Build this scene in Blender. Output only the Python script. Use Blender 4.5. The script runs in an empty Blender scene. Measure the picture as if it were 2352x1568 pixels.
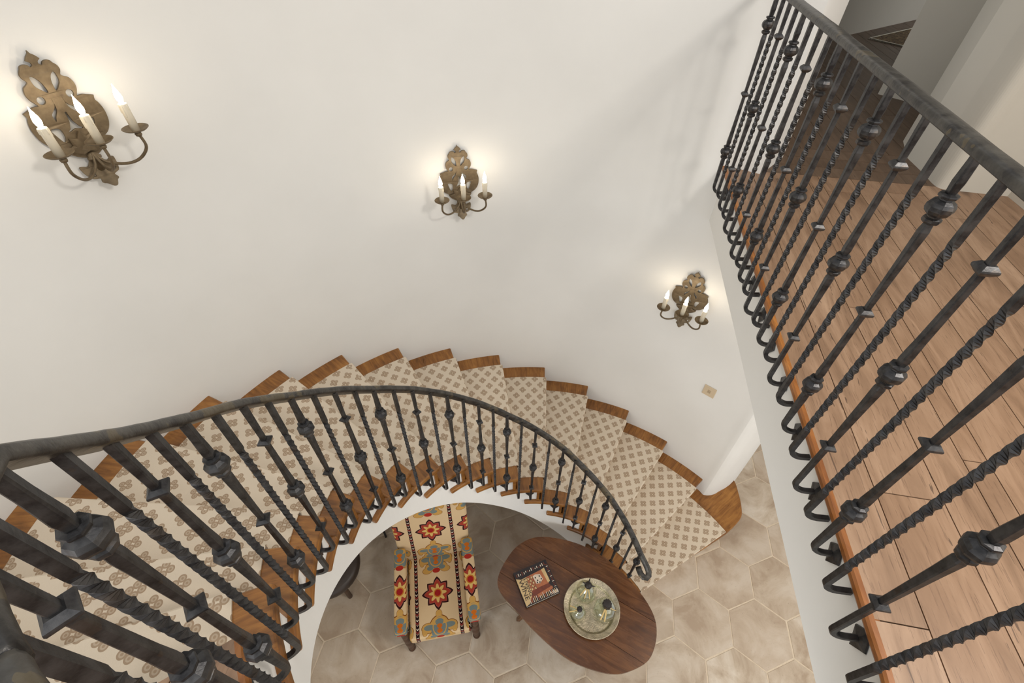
import bpy, bmesh, math, random
from mathutils import Vector, Matrix
random.seed(7)
PI = math.pi
scene = bpy.context.scene
COL = scene.collection
def R(d): return math.radians(d)
def lerp(a, b, t): return a + (b - a) * t
def interp(x, xs, ys):
    if x <= xs[0]: return ys[0]
    for i in range(len(xs) - 1):
        if x <= xs[i + 1]:
            return lerp(ys[i], ys[i + 1], (x - xs[i]) / (xs[i + 1] - xs[i]))
    return ys[-1]

# ------------------------------------------------------------------ dimensions (metres)
CAMZ = 4.48094
H = 0.188606                      # riser
TT, DT = 19.3515, 11.2988         # tread angles, degrees
CX, CY = 0.20624, 0.78739         # stair centre
RB, RO, RR, RI = 0.89845, 2.19367, 2.0657, 1.0510   # balusters, wall, runner outer / inner
RE, RS = 0.944, 0.967             # tread inner end, stringer face
HL = 3.23939                      # landing floor
ZRAIL = HL + 0.861                # underside of the landing rail
ZTOP = 6.3                        # ceiling
def pol(r, deg, z=None):
    x, y = CX + r * math.cos(R(deg)), CY + r * math.sin(R(deg))
    return (x, y) if z is None else Vector((x, y, z))
def nose(k): return TT + DT * k

# ------------------------------------------------------------------ material helpers
def sr(r, g, b):
    f = lambda c: (c / 12.92) if c <= 0.04045 else ((c + 0.055) / 1.055) ** 2.4
    return (f(r / 255), f(g / 255), f(b / 255), 1)
SR = sr
class NT:
    def __init__(s, name):
        s.m = bpy.data.materials.new(name); s.m.use_nodes = True
        s.t = s.m.node_tree; s.n = s.t.nodes; s.b = s.n['Principled BSDF']
    def put(s, sock, v):
        if isinstance(v, bpy.types.NodeSocket): s.t.links.new(v, sock)
        else: sock.default_value = v
    def add(s, typ, ins=None, **props):
        n = s.n.new(typ)
        for k, v in props.items(): setattr(n, k, v)
        for k, v in (ins or {}).items(): s.put(n.inputs[k], v)
        return n
    def M(s, op, a, b=0.0, c=0.0):
        n = s.n.new('ShaderNodeMath'); n.operation = op
        s.put(n.inputs[0], a); s.put(n.inputs[1], b); s.put(n.inputs[2], c)
        return n.outputs[0]
    def mix(s, fac, a, b, blend='MIX'):
        n = s.n.new('ShaderNodeMix'); n.data_type = 'RGBA'; n.blend_type = blend
        s.put(n.inputs['Factor'], fac); s.put(n.inputs['A'], a); s.put(n.inputs['B'], b)
        return n.outputs['Result']
    def coord(s, kind='Object'): return s.add('ShaderNodeTexCoord').outputs[kind]
    def map(s, v, scale=(1, 1, 1), rot=(0, 0, 0), loc=(0, 0, 0)):
        return s.add('ShaderNodeMapping', {'Vector': v, 'Scale': scale, 'Rotation': rot, 'Location': loc}).outputs[0]
    def noise(s, v, scale, detail=4, rough=.55, dist=0.0):
        return s.add('ShaderNodeTexNoise', {'Vector': v, 'Scale': scale, 'Detail': detail, 'Roughness': rough, 'Distortion': dist}).outputs[0]
    def ramp(s, f, stops):
        n = s.n.new('ShaderNodeValToRGB'); s.put(n.inputs[0], f); e = n.color_ramp.elements
        while len(e) > 1: e.remove(e[-1])
        e[0].position, e[0].color = stops[0]
        for p, c in stops[1:]:
            q = e.new(p); q.color = c
        return n.outputs[0]
    def xyz(s, v): return s.add('ShaderNodeSeparateXYZ', {'Vector': v}).outputs
    def island(s): return s.add('ShaderNodeNewGeometry').outputs['Random Per Island']
    def bump(s, h, strength=.3, dist=.01):
        s.put(s.b.inputs['Normal'], s.add('ShaderNodeBump', {'Height': h, 'Strength': strength, 'Distance': dist}).outputs[0])
    def fin(s, color=None, rough=None, metal=None, spec=None):
        if color is not None: s.put(s.b.inputs['Base Color'], color)
        if rough is not None: s.put(s.b.inputs['Roughness'], rough)
        if metal is not None: s.put(s.b.inputs['Metallic'], metal)
        if spec is not None: s.put(s.b.inputs['Specular IOR Level'], spec)
        return s.m
def g(v): return (v, v, v, 1)

def mat_plain(name, col, rough=.6, metal=0, var=.12, scale=9, bump=.1, spec=None):
    t = NT(name); v = t.coord()
    n = t.noise(v, scale, 5)
    d = tuple(c * (1 - var) for c in col[:3]) + (1,); l = tuple(min(1, c * (1 + var)) for c in col[:3]) + (1,)
    if bump: t.bump(t.noise(v, scale * 6, 3), bump, .004)
    return t.fin(t.ramp(n, [(.3, d), (.7, l)]), rough, metal, spec)

def mat_wall():
    t = NT('plaster_white'); v = t.coord()
    n = t.noise(v, 1.3, 4)
    t.bump(t.noise(v, 7, 6, .6), .10, .01)
    return t.fin(t.ramp(n, [(.3, sr(226, 224, 219)), (.7, sr(233, 231, 226))]), .85, 0, .25)
def mat_wood(name, dark, mid, light, scale=1.0, rough=.38, uv=False, spread=.5, axis=(1, 12, 12), rot=0.0, spec=.5):
    t = NT(name)
    v = t.coord('UV' if uv else 'Object')
    isl = t.island()
    off = t.add('ShaderNodeCombineXYZ', {0: t.M('MULTIPLY', isl, 17.0), 1: t.M('MULTIPLY', isl, 31.0), 2: t.M('MULTIPLY', isl, 7.0)}).outputs[0]
    v2 = t.map(v, (1, 1, 1), (0, 0, rot))
    v2 = t.add('ShaderNodeVectorMath', {0: v2, 1: off}, operation='ADD').outputs[0]
    vs = t.map(v2, tuple(a * scale for a in axis))
    grain = t.noise(vs, 2.2, 8, .62, 1.2)
    fine = t.noise(t.map(v2, tuple(a * scale * (1 if a < 5 else 4) for a in axis)), 6, 3, .6)
    blot = t.noise(v2, 2.6 * scale, 4, .6, .6)
    f = t.M('ADD', t.M('MULTIPLY', grain, .55), t.M('MULTIPLY', blot, .45))
    c = t.ramp(f, [(.34, dark), (.5, mid), (.66, light)])
    c = t.mix(t.M('MULTIPLY', t.M('SUBTRACT', 1.0, isl), spread), c, t.mix(.55, c, dark))
    c = t.mix(t.M('MULTIPLY', t.M('GREATER_THAN', t.M('MULTIPLY', fine, fine), .40), .35), c, dark)
    t.bump(t.M('ADD', fine, t.M('MULTIPLY', grain, .6)), .10, .004)
    return t.fin(c, t.M('ADD', rough - .08, t.M('MULTIPLY', grain, .18)), 0, spec)
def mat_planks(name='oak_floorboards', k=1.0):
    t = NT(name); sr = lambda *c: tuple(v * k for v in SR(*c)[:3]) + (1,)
    t.m.name = name; v = t.coord(); isl = t.island()
    off = t.add('ShaderNodeCombineXYZ', {0: t.M('MULTIPLY', isl, 37.0), 1: t.M('MULTIPLY', isl, 53.0), 2: 0.0}).outputs[0]
    v = t.map(v, (1, 1, 1), (0, 0, R(9.6)))
    v = t.add('ShaderNodeVectorMath', {0: v, 1: off}, operation='ADD').outputs[0]
    ring = t.noise(t.map(v, (5.5, .75, 1)), 2.0, 6, .6, 2.2)
    fine = t.noise(t.map(v, (70, 3.5, 1)), 3.0, 4, .6)
    blot = t.noise(v, 2.0, 4, .6)
    knot = t.add('ShaderNodeTexVoronoi', {'Vector': t.map(v, (3.2, 1.6, 1)), 'Scale': 1.0}).outputs['Distance']
    f = t.M('ADD', t.M('MULTIPLY', ring, .6), t.M('MULTIPLY', blot, .4))
    c = t.ramp(f, [(.33, sr(110, 84, 63)), (.5, sr(148, 118, 93)), (.68, sr(178, 147, 120))])
    c = t.mix(t.M('MULTIPLY', isl, .5), c, sr(130, 98, 72))
    c = t.mix(t.M('MULTIPLY', t.M('LESS_THAN', fine, .39), .38), c, sr(84, 58, 42))
    crack = t.noise(t.map(v, (26, 2.2, 1)), 2.0, 3, .5, .8)
    c = t.mix(t.M('MULTIPLY', t.M('GREATER_THAN', crack, .70), .7), c, sr(64, 44, 32))
    kf = t.M('MULTIPLY', t.M('SUBTRACT', .13, knot), 10.0)
    kf = t.add('ShaderNodeClamp', {0: kf}).outputs[0]
    c = t.mix(t.M('MULTIPLY', kf, .8), c, sr(58, 38, 27))
    t.bump(t.M('ADD', t.M('MULTIPLY', fine, .5), ring), .12, .004)
    return t.fin(c, t.M('ADD', .36, t.M('MULTIPLY', blot, .16)), 0, .45)
def mat_tile():
    t = NT('limestone_hexagon_tile'); v = t.coord(); isl = t.island()
    off = t.add('ShaderNodeCombineXYZ', {0: t.M('MULTIPLY', isl, 19.0), 1: t.M('MULTIPLY', isl, 43.0), 2: 0.0}).outputs[0]
    vv = t.add('ShaderNodeVectorMath', {0: v, 1: off}, operation='ADD').outputs[0]
    big = t.noise(vv, 3.2, 6, .62, .6)
    speck = t.noise(vv, 60, 3, .7)
    c = t.ramp(big, [(.36, sr(166, 146, 124)), (.5, sr(194, 178, 158)), (.63, sr(212, 200, 184))])
    c = t.mix(t.M('MULTIPLY', isl, .45), c, sr(178, 158, 138))
    c = t.mix(t.M('MULTIPLY', t.M('GREATER_THAN', speck, .66), .30), c, sr(120, 98, 76))
    t.bump(t.M('ADD', big, t.M('MULTIPLY', speck, .3)), .15, .006)
    return t.fin(c, .5, 0, .35)
def mat_carpet():
    t = NT('beige_medallion_carpet'); uv = t.coord('UV')
    PU, PV = .136, .106
    x, y, _ = t.xyz(uv)
    masks = []
    for o in (0.0, .5):
        px = t.M('MULTIPLY', t.M('ABSOLUTE', t.M('SUBTRACT', t.M('FRACT', t.M('ADD', t.M('DIVIDE', x, PU), o)), .5)), PU)
        py = t.M('MULTIPLY', t.M('ABSOLUTE', t.M('SUBTRACT', t.M('FRACT', t.M('ADD', t.M('DIVIDE', y, PV), o)), .5)), PV)
        def dist(ax, ay):
            dx, dy = t.M('SUBTRACT', px, ax), t.M('SUBTRACT', py, ay)
            return t.M('SQRT', t.M('ADD', t.M('MULTIPLY', dx, dx), t.M('MULTIPLY', dy, dy)))
        rr = t.M('MINIMUM', dist(.0190, 0.0), dist(0.0, .0165))
        blob = t.M('LESS_THAN', rr, .0134)
        hole = t.M('MULTIPLY', t.M('LESS_THAN', t.M('ABSOLUTE', t.M('SUBTRACT', rr, .0062)), .0022), .35)
        masks.append(t.M('SUBTRACT', blob, hole))
    m = t.M('MAXIMUM', masks[0], masks[1])
    fuzz = t.noise(uv, 900, 2)
    m = t.M('MULTIPLY', m, t.M('ADD', .45, t.M('MULTIPLY', fuzz, .75)))
    c = t.mix(m, sr(218, 203, 182), sr(146, 118, 90))
    c = t.mix(t.M('MULTIPLY', t.noise(uv, 260, 2), .25), c, sr(185, 168, 146))
    t.bump(fuzz, .3, .003)
    return t.fin(c, .95, 0, .1)
def mat_iron():
    t = NT('wrought_iron'); v = t.coord()
    n = t.noise(v, 38, 5, .6); n2 = t.noise(v, 11, 4, .6)
    c = t.ramp(n, [(.35, sr(48, 47, 48)), (.62, sr(80, 79, 79))])
    c = t.mix(t.M('MULTIPLY', t.M('GREATER_THAN', n2, .60),   .25), c, sr(92, 76, 60))
    t.bump(t.M('ADD', n, t.M('MULTIPLY', n2, 1.2)), .35, .004)
    return t.fin(c, t.M('ADD', .30, t.M('MULTIPLY', n, .25)), .75, .5)
def mat_rail():
    t = NT('handrail_iron'); v = t.coord()
    n = t.noise(v, 26, 5, .6); n2 = t.noise(v, 6, 5, .65)
    c = t.ramp(n, [(.35, sr(52, 50, 49)), (.65, sr(88, 85, 80))])
    c = t.mix(t.M('MULTIPLY', t.M('GREATER_THAN', n2, .58), .4), c, sr(122, 108, 80))
    t.bump(t.M('ADD', n, t.M('MULTIPLY', n2, 2.0)), .4, .006)
    return t.fin(c, t.M('ADD', .26, t.M('MULTIPLY', n, .25)), .7, .5)
def mat_brass():
    t = NT('antique_bronze'); v = t.coord()
    n = t.noise(v, 30, 5, .6)
    c = t.ramp(n, [(.3, sr(98, 84, 64)), (.7, sr(132, 115, 90))])
    t.bump(n, .2, .003)
    return t.fin(c, .5, .55)
def mat_fabric():
    t = NT('medallion_upholstery'); uv = t.coord('UV')
    u, v, _ = t.xyz(uv)
    wrap = lambda a, p, o=0.0: t.M('MULTIPLY', t.M('SUBTRACT', t.M('FRACT', t.M('ADD', t.M('DIVIDE', t.M('ADD', a, o), p), .5)), .5), p)
    U0, V0, S = .33, .50, .118
    x = t.M('DIVIDE', wrap(u, U0), S); y = t.M('DIVIDE', wrap(v, V0), S)
    rho = t.M('SQRT', t.M('ADD', t.M('MULTIPLY', x, x), t.M('MULTIPLY', y, y)))
    phi = t.M('ARCTAN2', y, x)
    tri = t.M('MULTIPLY', t.M('ABSOLUTE', t.M('SUBTRACT', t.M('FRACT', t.M('ADD', t.M('DIVIDE', phi, PI / 4), .5)), .5)), 2.0)
    card = t.M('MULTIPLY', t.M('COSINE', t.M('MULTIPLY', phi, 4.0)), .05)
    RR_ = t.M('ADD', t.M('SUBTRACT', 1.0, t.M('MULTIPLY', tri, .30)), card)
    petal = t.M('ADD', .46, t.M('MULTIPLY', t.M('COSINE', t.M('MULTIPLY', phi, 8.0)), .13))
    lt = lambda a, b: t.M('LESS_THAN', a, b)
    y2 = t.M('DIVIDE', wrap(v, V0, V0 / 2), S); ax = t.M('ABSOLUTE', x)
    def ell(cx, cy, rx, ry):
        a = t.M('DIVIDE', t.M('SUBTRACT', ax, cx), rx); b = t.M('DIVIDE', t.M('SUBTRACT', y2, cy), ry)
        return t.M('SUBTRACT', 1.0, t.M('ADD', t.M('MULTIPLY', a, a), t.M('MULTIPLY', b, b)))
    def uni(l):
        r = ell(*l[0])
        for e in l[1:]: r = t.M('MAXIMUM', r, ell(*e))
        return r
    gold = uni([(0, .15, .62, .62), (.72, .12, .42, .30), (.95, .0, .18, .30), (.42, -.42, .34, .26), (0, .86, .2, .24), (.62, -.62, .32, .2)])
    blue = uni([(0, .42, .26, .26), (.66, .14, .34, .16), (.3, -.08, .24, .34), (.4, -.48, .22, .14), (0, -.36, .3, .14)])
    band = t.M('ABSOLUTE', ell(0, .12, .42, .50))
    blue = t.M('MINIMUM', blue, t.M('SUBTRACT', band, .14))
    oran = uni([(0, .16, .17, .13), (0, -.12, .17, .13), (0, .02, .08, .2)])
    redd = uni([(0, -.66, .26, .16)])
    cream = sr(206, 180, 142)
    w = t.noise(t.map(uv, (30, 260, 1)), 4, 3)
    c = t.mix(t.M('MULTIPLY', w, .3), cream, sr(184, 154, 114))
    gt = lambda a, b: t.M('GREATER_THAN', a, b)
    c = t.mix(gt(gold, -.10), c, sr(120, 68, 24)); c = t.mix(gt(gold, .08), c, sr(188, 146, 78))
    speck = t.noise(uv, 320, 2)
    c = t.mix(gt(blue, 0.0), c, t.mix(speck, sr(78, 94, 98), sr(132, 140, 132)))
    c = t.mix(gt(oran, 0.0), c, sr(186, 100, 30)); c = t.mix(gt(redd, 0.0), c, sr(160, 44, 34))
    c = t.mix(lt(rho, RR_), c, sr(50, 18, 18))
    c = t.mix(lt(rho, t.M('MULTIPLY', RR_, .86)), c, sr(150, 92, 84))
    c = t.mix(lt(rho, t.M('MULTIPLY', RR_, .83)), c, sr(156, 58, 44))
    c = t.mix(lt(rho, t.M('ADD', petal, .035)), c, sr(128, 70, 40)); c = t.mix(lt(rho, petal), c, sr(204, 168, 100))
    c = t.mix(lt(rho, .27), c, sr(180, 110, 40)); c = t.mix(lt(rho, .20), c, sr(150, 30, 30))
    du = wrap(u, U0, U0 / 2); adu = t.M('ABSOLUTE', du)
    stripe = lt(adu, .0135)
    fv = t.M('FRACT', t.M('ADD', t.M('DIVIDE', v, .030), t.M('MULTIPLY', adu, -38.0)))
    chev = t.M('MULTIPLY', lt(fv, .26), lt(adu, .0085))
    fv2 = t.M('FRACT', t.M('ADD', t.M('DIVIDE', v, .060), t.M('MULTIPLY', adu, -19.0)))
    sc = t.mix(lt(t.M('ABSOLUTE', t.M('SUBTRACT', fv2, .7)), .10), sr(34, 16, 18), sr(130, 50, 44))
    sc = t.mix(t.M('MULTIPLY', chev, lt(fv2, .55)), sc, sr(225, 210, 190))
    c = t.mix(stripe, c, sc)
    t.bump(w, .25, .002)
    return t.fin(c, .9, 0, .15)
def mat_emit(name, col, strength):
    t = NT(name); t.fin(col, .3)
    t.put(t.b.inputs['Emission Color'], col); t.put(t.b.inputs['Emission Strength'], strength)
    return t.m
def mat_glass():
    t = NT('clear_glass')
    tr = t.add('ShaderNodeBsdfTransparent', {'Color': (.93, .945, .90, 1)})
    gl = t.add('ShaderNodeBsdfGlossy', {'Color': (1, 1, 1, 1), 'Roughness': .04})
    lw = t.add('ShaderNodeLayerWeight', {'Blend': .28})
    mx = t.add('ShaderNodeMixShader', {0: t.M('ADD', t.M('MULTIPLY', lw.outputs['Facing'], .55), .03)})
    t.t.links.new(tr.outputs[0], mx.inputs[1]); t.t.links.new(gl.outputs[0], mx.inputs[2])
    out = [n for n in t.n if n.type == 'OUTPUT_MATERIAL'][0]
    t.t.links.new(mx.outputs[0], out.inputs['Surface'])
    return t.m
def mat_rug():
    t = NT('patterned_rug'); v = t.coord()
    n = t.noise(t.map(v, (9, 30, 1)), 3, 4, .7, 1.5)
    return t.fin(t.ramp(n, [(.42, sr(32, 24, 18)), (.5, sr(98, 78, 52)), (.6, sr(150, 124, 84))]), .95)

W = mat_wall()
M_ = dict(
    wall=W, hall=mat_plain('plaster_greige', sr(196, 189, 175), .85, 0, .03, 1.5, .05),
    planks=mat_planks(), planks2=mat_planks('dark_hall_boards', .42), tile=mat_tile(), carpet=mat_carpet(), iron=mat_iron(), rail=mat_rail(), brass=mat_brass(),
    grout=mat_plain('grout', sr(214, 198, 176), .95, 0, .08, 30, .2),
    tread=mat_wood('honey_stained_tread', sr(92, 55, 20), sr(143, 93, 41), sr(178, 124, 60), 1.4, .30, True, .35, (12, 1.2, 1)),
    nosing=mat_wood('landing_nosing_wood', sr(112, 62, 24), sr(150, 92, 40), sr(184, 122, 60), 1.0, .34, False, .2, (12, 1.5, 1)),
    table=mat_wood('walnut_table', sr(66, 36, 17), sr(97, 58, 29), sr(128, 82, 43), 1.3, .26, False, .3, (1.1, 9, 1), R(27)),
    darkwood=mat_plain('dark_turned_wood', sr(74, 50, 34), .45, 0, .25, 14, .15),
    fabric=mat_fabric(), leather=mat_plain('dark_leather', sr(52, 42, 36), .45, 0, .25, 8, .2),
    candle=mat_plain('ivory_candle_sleeve', sr(232, 222, 200), .45, 0, .04, 30, .05),
    bulb=mat_emit('lit_flame_bulb', (1, .86, .66, 1), 30.0),
    plate=mat_plain('beige_plastic', sr(206, 186, 156), .45, 0, .02, 10, 0),
    plate2=mat_plain('beige_plastic_dark', sr(176, 156, 128), .45, 0, .02, 10, 0),
    tray=mat_plain('hammered_silver', sr(188, 176, 152), .24, .92, .28, 22, .8),
    glass=mat_glass(), stopper=mat_plain('black_stopper', sr(34, 27, 24), .4, 0, .3, 30, .3),
    raffia=mat_plain('straw_tag', sr(214, 186, 128), .8, 0, .1, 30, .1),
    rug=mat_rug(), white=mat_plain('white_fringe', sr(225, 220, 205), .9, 0, .05, 20, .1),
    paper=mat_plain('book_pages', sr(225, 215, 195), .8, 0, .05, 90, .1),
    bk_black=mat_plain('cover_black', sr(34, 24, 24), .3, 0, .3, 60, 0), bk_tan=mat_plain('cover_tan', sr(204, 174, 124), .3, 0, .12, 18, 0),
    bk_orange=mat_plain('cover_orange', sr(170, 100, 62), .3, 0, .15, 30, 0), bk_red=mat_plain('cover_redbrown', sr(112, 50, 28), .3, 0, .25, 40, 0),
    bk_white=mat_plain('cover_pale', sr(214, 196, 176), .3, 0, .1, 40, 0), bk_ink=mat_plain('cover_ink', sr(58, 44, 34), .4, 0, .1, 40, 0),
)

# ------------------------------------------------------------------ mesh helpers
def link(name, bm, mat, parent=None, smooth=False, bevel=0, sub=0):
    me = bpy.data.meshes.new(name)
    bmesh.ops.recalc_face_normals(bm, faces=bm.faces[:])
    bm.to_mesh(me); bm.free()
    for m in (mat if isinstance(mat, (list, tuple)) else [mat]): me.materials.append(m)
    if smooth:
        for p in me.polygons: p.use_smooth = True
    o = bpy.data.objects.new(name, me); COL.objects.link(o)
    if parent is not None: o.parent = parent
    if bevel:
        md = o.modifiers.new('bevel', 'BEVEL'); md.width = bevel; md.segments = 3; md.limit_method = 'ANGLE'; md.angle_limit = R(40)
    if sub:
        md = o.modifiers.new('sub', 'SUBSURF'); md.levels = sub; md.render_levels = sub
    return o
def empty(name, loc=(0, 0, 0), rz=0.0):
    o = bpy.data.objects.new(name, None); COL.objects.link(o); o.location = loc; o.rotation_euler = (0, 0, rz); o.empty_display_size = .1
    return o
def tag(o, label, cat, group=None):
    o['label'] = label; o['category'] = cat
    if group: o['group'] = group
    return o
def struct(o): o['kind'] = 'structure'; return o
def BM(): return bmesh.new()
def box(bm, x0, x1, y0, y1, z0, z1):
    v = [bm.verts.new(p) for p in ((x0, y0, z0), (x1, y0, z0), (x1, y1, z0), (x0, y1, z0), (x0, y0, z1), (x1, y0, z1), (x1, y1, z1), (x0, y1, z1))]
    return [bm.faces.new([v[i] for i in f]) for f in ((0, 3, 2, 1), (4, 5, 6, 7), (0, 1, 5, 4), (1, 2, 6, 5), (2, 3, 7, 6), (3, 0, 4, 7))]
def prism(bm, pts, z0, z1):
    a = [bm.verts.new((p[0], p[1], z0)) for p in pts]; b = [bm.verts.new((p[0], p[1], z1)) for p in pts]
    bm.faces.new(a[::-1]); bm.faces.new(b)
    n = len(pts)
    for i in range(n): bm.faces.new((a[i], a[(i + 1) % n], b[(i + 1) % n], b[i]))
def wallstrip(bm, pts, z0, z1, closed=False):
    a = [bm.verts.new((p[0], p[1], z0)) for p in pts]; b = [bm.verts.new((p[0], p[1], z1)) for p in pts]
    n = len(pts)
    for i in range(n if closed else n - 1): bm.faces.new((a[i], a[(i + 1) % n], b[(i + 1) % n], b[i]))
def lathe(bm, prof, seg=24, off=(0, 0, 0), cap=True, rot=0.0):
    rings = []
    for r, z in prof:
        rings.append([bm.verts.new((off[0] + r * math.cos(rot + 2 * PI * i / seg), off[1] + r * math.sin(rot + 2 * PI * i / seg), off[2] + z)) for i in range(seg)])
    for a, b in zip(rings, rings[1:]):
        for i in range(seg): bm.faces.new((a[i], a[(i + 1) % seg], b[(i + 1) % seg], b[i]))
    if cap:
        bm.faces.new(rings[0][::-1]); bm.faces.new(rings[-1])
def frames(path, up=Vector((0, 0, 1)), closed=False):
    T = []
    n = len(path)
    for i in range(n):
        a, b = path[max(0, i - 1)], path[min(n - 1, i + 1)]
        T.append((b - a).normalized())
    return T
def sweep(bm, path, section, up0, cap=True, scale=None, twist=None):
    """section: list of (a,b): a along side, b along up. parallel transport of the up vector."""
    path = [Vector(p) for p in path]; T = frames(path)
    up = Vector(up0); rings = []
    for i, p in enumerate(path):
        t = T[i]; up = (up - t * up.dot(t)).normalized(); side = t.cross(up).normalized()
        s = scale(i) if scale else 1.0; tw = twist(i) if twist else 0.0
        c_, s_ = math.cos(tw), math.sin(tw)
        rings.append([bm.verts.new(p + side * (s * (a * c_ - b * s_)) + up * (s * (a * s_ + b * c_))) for a, b in section])
    n = len(section)
    for a, b in zip(rings, rings[1:]):
        for i in range(n): bm.faces.new((a[i], a[(i + 1) % n], b[(i + 1) % n], b[i]))
    if cap:
        bm.faces.new(rings[0][::-1]); bm.faces.new(rings[-1])
def circ(r, n=8): return [(r * math.cos(2 * PI * i / n), r * math.sin(2 * PI * i / n)) for i in range(n)]
def tube(bm, path, r, n=8, up0=(0, 0, 1), scale=None):
    p0 = Vector(path[1]) - Vector(path[0])
    if abs(p0.normalized().dot(Vector(up0))) > .95: up0 = (1, 0, 0)
    sweep(bm, path, circ(r, n), up0, True, scale)
def spline(pts, n=8, closed=False):
    out = []; m = len(pts); P = [Vector(p) for p in pts]
    rng = m if closed else m - 1
    for i in range(rng):
        if closed: a, b, c, d = P[(i - 1) % m], P[i], P[(i + 1) % m], P[(i + 2) % m]
        else: a, b, c, d = P[max(0, i - 1)], P[i], P[i + 1], P[min(m - 1, i + 2)]
        if (c - b).length < 1e-7: continue
        for k in range(n):
            t = k / n
            out.append(.5 * ((2 * b) + (c - a) * t + (2 * a - 5 * b + 4 * c - d) * t * t + (3 * b - a - 3 * c + d) * t ** 3))
    if not closed: out.append(P[-1])
    return out
def uv_all(o, fn):
    me = o.data; l = me.uv_layers.new(name='UVMap')
    for p in me.polygons:
        for li in p.loop_indices: l.data[li].uv = fn(me.vertices[me.loops[li].vertex_index].co, p)

# ------------------------------------------------------------------ lower floor: hexagonal stone tiles
bm = BM(); box(bm, -4.5, 7, -4, 8, -.12, -.004)
gr = struct(link('floor', bm, M_['grout']))
A_, ANG, OX, OY = .2722, R(20.73), .276, .119
bm = BM()
for i in range(-12, 20):
    for j in range(-24, 26):
        lx, ly = 1.5 * A_ * i, math.sqrt(3) * A_ * (j + .5 * i)
        x, y = OX + lx * math.cos(ANG) - ly * math.sin(ANG), OY + lx * math.sin(ANG) + ly * math.cos(ANG)
        if not (-3.6 < x < 5.5 and -2.5 < y < 6): continue
        jit = [random.uniform(-.0025, .0025) for _ in range(12)]
        top = []; low = []
        for q in range(6):
            a = ANG + q * PI / 3
            top.append(bm.verts.new((x + (A_ - .0085 + jit[q]) * math.cos(a), y + (A_ - .0085 + jit[q]) * math.sin(a), .0)))
            low.append(bm.verts.new((x + (A_ - .0042 + jit[q]) * math.cos(a), y + (A_ - .0042 + jit[q]) * math.sin(a), -.0055)))
        bm.faces.new(top)
        for q in range(6): bm.faces.new((low[q], low[(q + 1) % 6], top[(q + 1) % 6], top[q]))
tl = struct(link('floor.001', bm, M_['tile']))

# ------------------------------------------------------------------ stairwell wall
TH_END, TH_LOW = 56.7, 41.2
bm = BM()
N = 96
arc = [pol(RO, lerp(TH_END, 214, i / N)) for i in range(N + 1)]
jamb_up = [pol(RO + .30, TH_END - 1.5), pol(RO + .02, TH_END - .35)]
wallstrip(bm, jamb_up + arc, 0, ZTOP)
wl = struct(link('wall_stairwell', bm, M_['wall'], smooth=True))
md = wl.modifiers.new('edge', 'EDGE_SPLIT'); md.split_angle = R(40)
bm = BM()
lowarc = [pol(RO, lerp(TH_END + .02, TH_LOW, i / 12)) for i in range(13)]
cor = [(1.878, 2.196), (1.905, 2.189), (1.935, 2.189), (1.972, 2.197), (2.037, 2.228), (2.253, 2.372), (2.755, 2.897), (3.6, 3.8)]
cor = [tuple(v) for v in spline([(*p, 0) for p in cor], 4)]
wallstrip(bm, lowarc + [(c[0], c[1]) for c in cor], 0, HL - .05)
struct(link('wall_stair_foot', bm, M_['wall'], smooth=True))

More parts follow.
